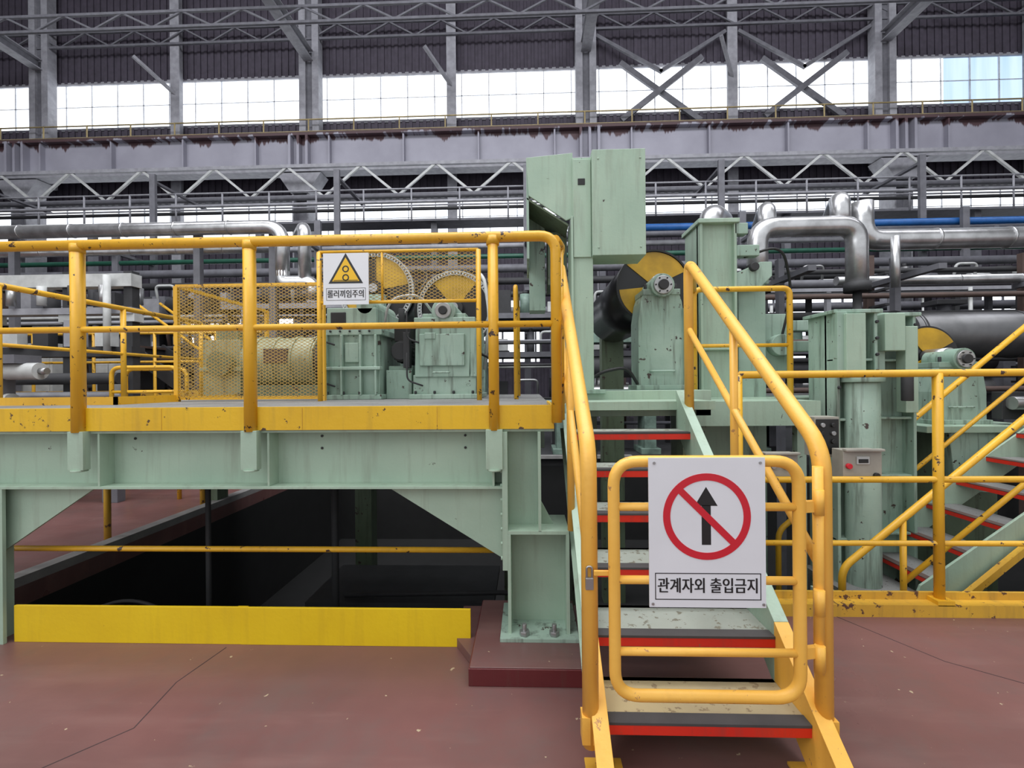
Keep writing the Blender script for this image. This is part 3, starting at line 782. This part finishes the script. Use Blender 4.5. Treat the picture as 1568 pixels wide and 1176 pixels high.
b.box(3.55, 4.6, 4.2, 4.85, .99, 1.05, GREEN); b.box(3.75, 4.3, 4.35, 4.75, -1.6, .99, GREENK)
b.prism([(3.78, .99), (4.3, .99), (4.2, .45), (3.85, .45)], 'y', 4.25, 4.35, GREEND)
b.box(4.3, 4.5, 4.3, 4.4, 1.1, 1.35, DARK); b.cyl((4.33, 4.25, 1.25), (4.5, 4.25, 1.25), .06, STEEL)
b.make('bearing_pedestal', .008)
b = B()
b.cyl((4.9, 6.2, 2.05), (9, 6.2, 2.05), .3, COIL, 48)
for x in (5.0, 6.3, 7.6, 8.8): b.cyl((x, 6.2, 2.05), (x + .04, 6.2, 2.05), .31, COIL, 48)
b.cyl((4.8, 6.2, 2.05), (4.9, 6.2, 2.05), .33, DARK, 32); b.cyl((4.6, 6.2, 2.05), (4.8, 6.2, 2.05), .1, STEEL, 20)
for x in (5.3, 7.8): b.box(x, x + .2, 6.1, 6.3, -1.6, 1.8, GREENK)
b.make('strip_coil_drum')

b = B()
b.box(1.93, 2.09, 3.15, 3.27, .95, 1.22, BOXG)
for i in range(2):
    for k in range(4): b.cyl((1.975 + .07 * i, 3.13, 1.0 + .055 * k), (1.975 + .07 * i, 3.15, 1.0 + .055 * k), .015, BLK if (i + k) % 3 else STEEL, 12)
b.box(1.935, 2.085, 3.145, 3.15, .97, 1.205, BLK)
b.cyl((2.01, 3.21, .04), (2.01, 3.21, .95), .02, GREEND); b.box(1.95, 2.07, 3.02, 3.25, -.16, .04, GREEND)
b.make('push_button_station', .004)
b = B()
b.box(2.0, 2.24, 2.98, 3.09, .83, 1.02, BOXG); b.box(2.08, 2.16, 2.972, 2.98, .93, .98, OFFW); b.box(2.09, 2.15, 2.968, 2.974, .94, .965, BLK)
b.cyl((2.2, 2.96, .86), (2.2, 2.98, .86), .018, BLK); b.cyl((2.03, 2.96, .92), (2.03, 2.98, .92), .018, SRED); b.box(2.0, 2.24, 2.95, 2.99, 1.015, 1.03, BOXG)
b.make('junction_box', .004)
b = B()
b.box(1.50, 1.72, 2.98, 3.08, .83, 1.0, BOXG); b.cyl((1.64, 2.96, .92), (1.64, 2.98, .92), .022, BLK); b.cyl((1.56, 2.96, .92), (1.56, 2.98, .92), .018, STEEL); b.box(1.5, 1.72, 2.95, 2.99, .995, 1.01, BOXG)
b.make('junction_box', .004)
b = B(); b.beam((1.22, 2.62, .012), (1.36, 2.60, .012), .05, .022, BLK); b.beam((1.30, 2.58, .03), (1.40, 2.57, .03), .02, .012, BLK); b.make('steel_offcut')

# ---------------------------------------------------------------- background machinery
def millstand(x, y, w, h, mat):
    b = B()
    for s_ in (-1, 1):
        b.box(x + s_ * w / 2 - .12, x + s_ * w / 2 + .12, y, y + .6, 0, h, mat)
        b.box(x + s_ * w / 2 - .2, x + s_ * w / 2 + .2, y - .05, y + .65, 0, .12, mat)
    b.box(x - w / 2 - .2, x + w / 2 + .2, y + .05, y + .55, h, h + .2, mat); b.box(x - w / 2, x + w / 2, y + .1, y + .5, h * .35, h * .42, DARK)
    for z, r in ((h * .55, .16), (h * .78, .22)): b.cyl((x - w / 2, y + .3, z), (x + w / 2, y + .3, z), r, STEEL if r < .2 else DARK, 20)
    b.cyl((x, y + .3, h + .2), (x, y + .3, h + .65), .12, mat, 16); b.box(x - .3, x + .3, y + .1, y + .5, h + .6, h + .7, DARK)
    b.make('mill_stand', .01)
for x, y, w, h, m in ((-11.5, 9.45, 2.2, 2.6, BSTEEL), (-8.2, 9.45, 1.8, 2.2, OFFW), (-5.4, 9.45, 1.6, 1.9, BSTEEL), (-1.8, 9.45, 1.6, 2.1, BGREEN), (1.6, 9.45, 1.8, 2.3, BGREEN),
                   (5.6, 9.45, 1.8, 2.1, BGREEN), (8.6, 9.45, 2.0, 2.4, BSTEEL), (12, 9.45, 2.2, 2.4, BGREEN), (-14.8, 9.45, 2.0, 2.8, BSTEEL), (15, 9.45, 2.2, 2.6, BSTEEL)):
    millstand(x, y, w, h, m)
def lineframe(x0, x1, y, depth, seed, base=0., top=3.4, mats=None):
    r = random.Random(seed); b = B()
    mats = mats or [OFFW, BSTEEL, LSTEEL, BROWN, DARK, DARK, BGREEN, STEEL]
    x = x0
    while x <= x1 + .01:
        for yy in (y, y + depth): b.box(x - .05, x + .05, yy - .05, yy + .05, base, top, r.choice([BSTEEL, LSTEEL, DARK]))
        b.beam((x, y, top - .1), (x, y + depth, top - .1), .06, .1, BSTEEL)
        x += 1.4
    for z in (1.1, 2.2, top):
        b.box(x0, x1, y - .06, y + .0, z - .12, z, r.choice([LSTEEL, BSTEEL])); b.box(x0, x1, y + depth, y + depth + .06, z - .12, z, BSTEEL)
        n = int((x1 - x0) / .55)
        for k in range(n):
            cx = x0 + .3 + k * .55 + r.uniform(-.1, .1); m = r.choice(mats); t = r.random(); yy = y + depth / 2
            if t < .35:
                b.box(cx - .16, cx + .16, yy - .15, yy + .15, z, z + r.uniform(.25, .6), m); b.box(cx - .2, cx + .2, yy - .2, yy + .2, z, z + .05, DARK)
            elif t < .65:
                q = r.uniform(.09, .18); b.cyl((cx - .22, yy, z + q + .05), (cx + .22, yy, z + q + .05), q, m, 16); b.cyl((cx + .22, yy, z + q + .05), (cx + .3, yy, z + q + .05), q * .6, DARK, 12)
                b.box(cx - .15, cx + .15, yy - .1, yy + .1, z, z + .07, DARK)
            elif t < .85:
                q = r.uniform(.08, .15); b.cyl((cx, yy, z), (cx, yy, z + .5), q, m, 16); b.cyl((cx, yy, z + .5), (cx, yy, z + .58), q * .5, DARK, 10)
            else:
                b.tube([(cx - .2, y, z), (cx - .2, y - .1, z + .45), (cx + .25, y - .1, z + .45), (cx + .25, y, z)], .03, r.choice([OFFW, STEEL, BROWN]), .1, 8)
        b.box(x0, x1, y, y + depth, z - .03, z - .0, DARK)
    for k in range(7):
        zz = r.uniform(.5, top); b.cyl((x0, y - .07 - .02 * k, zz), (x1, y - .07 - .02 * k, zz), r.uniform(.02, .05), r.choice([LSTEEL, DARK, OFFW, BSTEEL, DARK]), 8)
    for k in range(int((x1 - x0) / 1.1)):
        cx = x0 + k * 1.1 + r.uniform(0, .5); b.cyl((cx, y - .1, r.uniform(0.3, 1)), (cx, y - .1, r.uniform(2, top)), r.uniform(.02, .05), r.choice([OFFW, LSTEEL, BROWN]), 8)
    for k in range(4):
        cx = x0 + (x1 - x0) * (k + .5) / 4; b.box(cx - .2, cx + .2, y - .05, y + .35, base, .9, r.choice([OFFW, BSTEEL, BGREEN]))
    b.make('process_equipment_skid')
GR = [OFFW, BSTEEL, LSTEEL, BROWN, DARK, DARK, STEEL]
lineframe(-16.5, -4.2, 10.6, .7, 1, mats=GR)
lineframe(-14.5, -6.0, 8.95, .35, 5, top=2.9, mats=GR)
lineframe(-3.6, 3.6, 10.6, .7, 2, top=3.1)
lineframe(4.0, 16.5, 10.6, .7, 3, top=3.6)
b = B()
for y in (5.6, 7.4): b.box(-13, -5.0, y, y + .12, .85, 1.05, OFFW)
for k in range(16):
    x = -12.8 + k * .5; b.cyl((x, 5.72, 1.12), (x, 7.4, 1.12), .11, DARK if k % 3 else OFFW, 16)
for k in range(5):
    for y in (5.6, 7.4): b.box(-12.6 + k * 1.8, -12.4 + k * 1.8, y, y + .12, 0, .85, BSTEEL)
for k in range(8): b.box(-12.5 + k * .95, -12.1 + k * .95, 5.45, 5.6, .85, 1.12, DARK)
b.make('roller_conveyor', .005)
b = B()
for z, xe in ((1.66, -5.75), (1.3, -6.1)):
    b.cyl((-7.8, 5.2, z), (xe, 5.2, z), .10, OFFW, 20); b.cyl((xe, 5.2, z), (xe + .08, 5.2, z), .04, STEEL, 12)
for x in (-7.6, -6.2): b.box(x - .05, x + .05, 5.12, 5.28, 0, 1.6, BSTEEL)
b.box(-7.7, -5.4, 5.1, 5.3, 1.05, 1.18, DARK); b.box(-7.7, -5.9, 5.05, 5.35, 1.75, 1.85, BSTEEL)
b.make('white_guide_rolls')
b = B()
# tall dark machine frame with light beams at far left
for x in (-9.9, -8.6, -7.3, -6.3):
    b.box(x - .07, x + .07, 7.0, 7.14, 0, 3.3, DARK); b.box(x - .12, x + .12, 6.98, 7.16, 2.5, 2.62, OFFW)
b.box(-10, -6.2, 6.95, 7.15, 3.05, 3.25, OFFW); b.box(-10, -6.2, 6.95, 7.15, 2.62, 2.72, LSTEEL); b.box(-10, -6.2, 6.95, 7.2, 1.95, 2.1, DARK)
for k in range(7): b.box(-9.7 + k * .5, -9.45 + k * .5, 6.85, 7.0, 2.1, 2.35 + .08 * (k % 3), [OFFW, DARK, LSTEEL][k % 3]); b.cyl((-9.6 + k * .5, 6.9, 2.75), (-9.6 + k * .5, 6.9, 3.05), .06, [STEEL, OFFW, DARK][k % 3], 12)
b.cyl((-6.5, 6.85, 2.0), (-6.5, 6.85, 3.2), .05, OFFW, 12); b.cyl((-10, 6.85, 1.6), (-6.3, 6.85, 1.6), .09, DARK, 14); b.cyl((-10, 6.88, 1.35), (-6.3, 6.88, 1.35), .05, LSTEEL, 12)
b.make('looper_frame')
b = B()
for x0, x1, h in ((-9.6, -8.9, 2.3), (-8.1, -7.5, 2.0)):
    b.box(x0, x1, 8.25, 8.75, 0.08, h, OFFW); b.box(x0 + .02, x1 - .02, 8.27, 8.73, 0, .08, DARK); b.box(x0 + .05, (x0 + x1) / 2 - .01, 8.23, 8.25, .15, h - .1, OFFW); b.box((x0 + x1) / 2 + .01, x1 - .05, 8.23, 8.25, .15, h - .1, OFFW)
    b.box(x0 + .1, x0 + .3, 8.22, 8.24, h * .7, h * .8, BLK)
b.make('electrical_cabinet', .006)
for yy, xa, xb in ((7.75, -12, -4.6),):
    b = B()
    for z in (.6, 1.1, 1.9, 2.4): b.tube([(xa, yy, z), (xb, yy, z)], .022, YEL)
    x = xa
    while x <= xb + .01: b.cyl((x, yy, 0), (x, yy, 2.4), .024, YEL, 8); x += 1.1
    b.box(xa, xb, yy, yy + .1, 1.3, 1.4, YWORN)
    b.make('walkway_railing')
b = B()
for x, y in ((-4.55, 5.8), (-4.9, 6.4)):
    b.tube([(x - .9, y, 1.0), (x - .9, y, 1.72), (x, y, 1.72), (x, y, 1.0)], .026, YEL, .12); b.tube([(x - .9, y, 1.4), (x, y, 1.4)], .02, YEL)
    b.cyl((x - .9, y, 0), (x - .9, y, 1.0), .026, YEL); b.cyl((x, y, 0), (x, y, 1.0), .026, YEL)
b.make('hoop_barrier')
b = B()
for y in (7.95, 8.72):
    b.beam((-7.2, y, 2.2), (-4.4, y, .2), .06, .22, DARK)
    b.tube([(-7.2, y, 3.1), (-4.5, y, 1.15), (-4.5, y, .0)], .025, YEL)
for k in range(10):
    t = k / 9; b.box(-7.2 + 2.8 * t - .14, -7.2 + 2.8 * t + .14, 8.0, 8.7, 2.2 - 2.0 * t - .02, 2.2 - 2.0 * t + .02, BROWN)
b.box(-7.3, -7.1, 8.0, 8.7, 0, 2.2, DARK)
b.make('access_stair')
b = B()
for k in range(9):
    z = 1.3 + k * .28; yy = 8.4 + (k % 3) * .25; m = [BROWN, BSTEEL, DARK][k % 3]
    b.cyl((3.2, yy, z), (16, yy, z), .05 + .03 * (k % 2), m, 10)
for x in (3.6, 6.4, 9.2, 12, 14.8):
    b.box(x - .07, x + .07, 8.75, 8.85, -1.6, 3.8, BROWN)
    for k in range(9): b.box(x - .04, x + .04, 8.35, 9.0, 1.2 + k * .28 - .08, 1.2 + k * .28 - .04, DARK)
b.make('process_pipe_bank')

# ---------------------------------------------------------------- lights
def area(name, loc, rot, sx, sy, e, col):
    l = bpy.data.lights.new(name, 'AREA'); l.shape = 'RECTANGLE'; l.size = sx; l.size_y = sy; l.energy = e; l.color = col
    o = bpy.data.objects.new(name, l); scene.collection.objects.link(o); o.location = loc; o.rotation_euler = rot
area('area_fill_front', (0, 1, 14), (0, 0, 0), 16, 8, 1900, (.97, .99, 1))  # area light added over the foreground; the roof has no opening
area('area_fill_rear', (0, 5, 18), (math.radians(42), 0, 0), 44, 4, 4300, (.93, .94, 1))  # added area light, tilted at the back wall to brighten it
area('area_fill_side', (-9, -5, 10), (math.radians(55), 0, math.radians(-50)), 10, 6, 550, (.98, .99, 1))  # added area light hanging free, left of and behind the camera
w = bpy.data.worlds.new('world'); scene.world = w; w.use_nodes = True
w.node_tree.nodes['Background'].inputs[0].default_value = (.93, .965, 1, 1)
w.node_tree.nodes['Background'].inputs[1].default_value = .95

# ---------------------------------------------------------------- camera
c = bpy.data.cameras.new('camera'); co = bpy.data.objects.new('camera', c); scene.collection.objects.link(co)
c.sensor_width = 36; c.lens = 16.07; c.clip_end = 200
co.matrix_world = Matrix.Translation((0, 0, 1.46)) @ Matrix.Rotation(math.radians(2.0), 4, 'Z') @ Matrix.Rotation(math.radians(90), 4, 'X') @ Matrix.Rotation(math.radians(-.5), 4, 'Z')
scene.camera = co
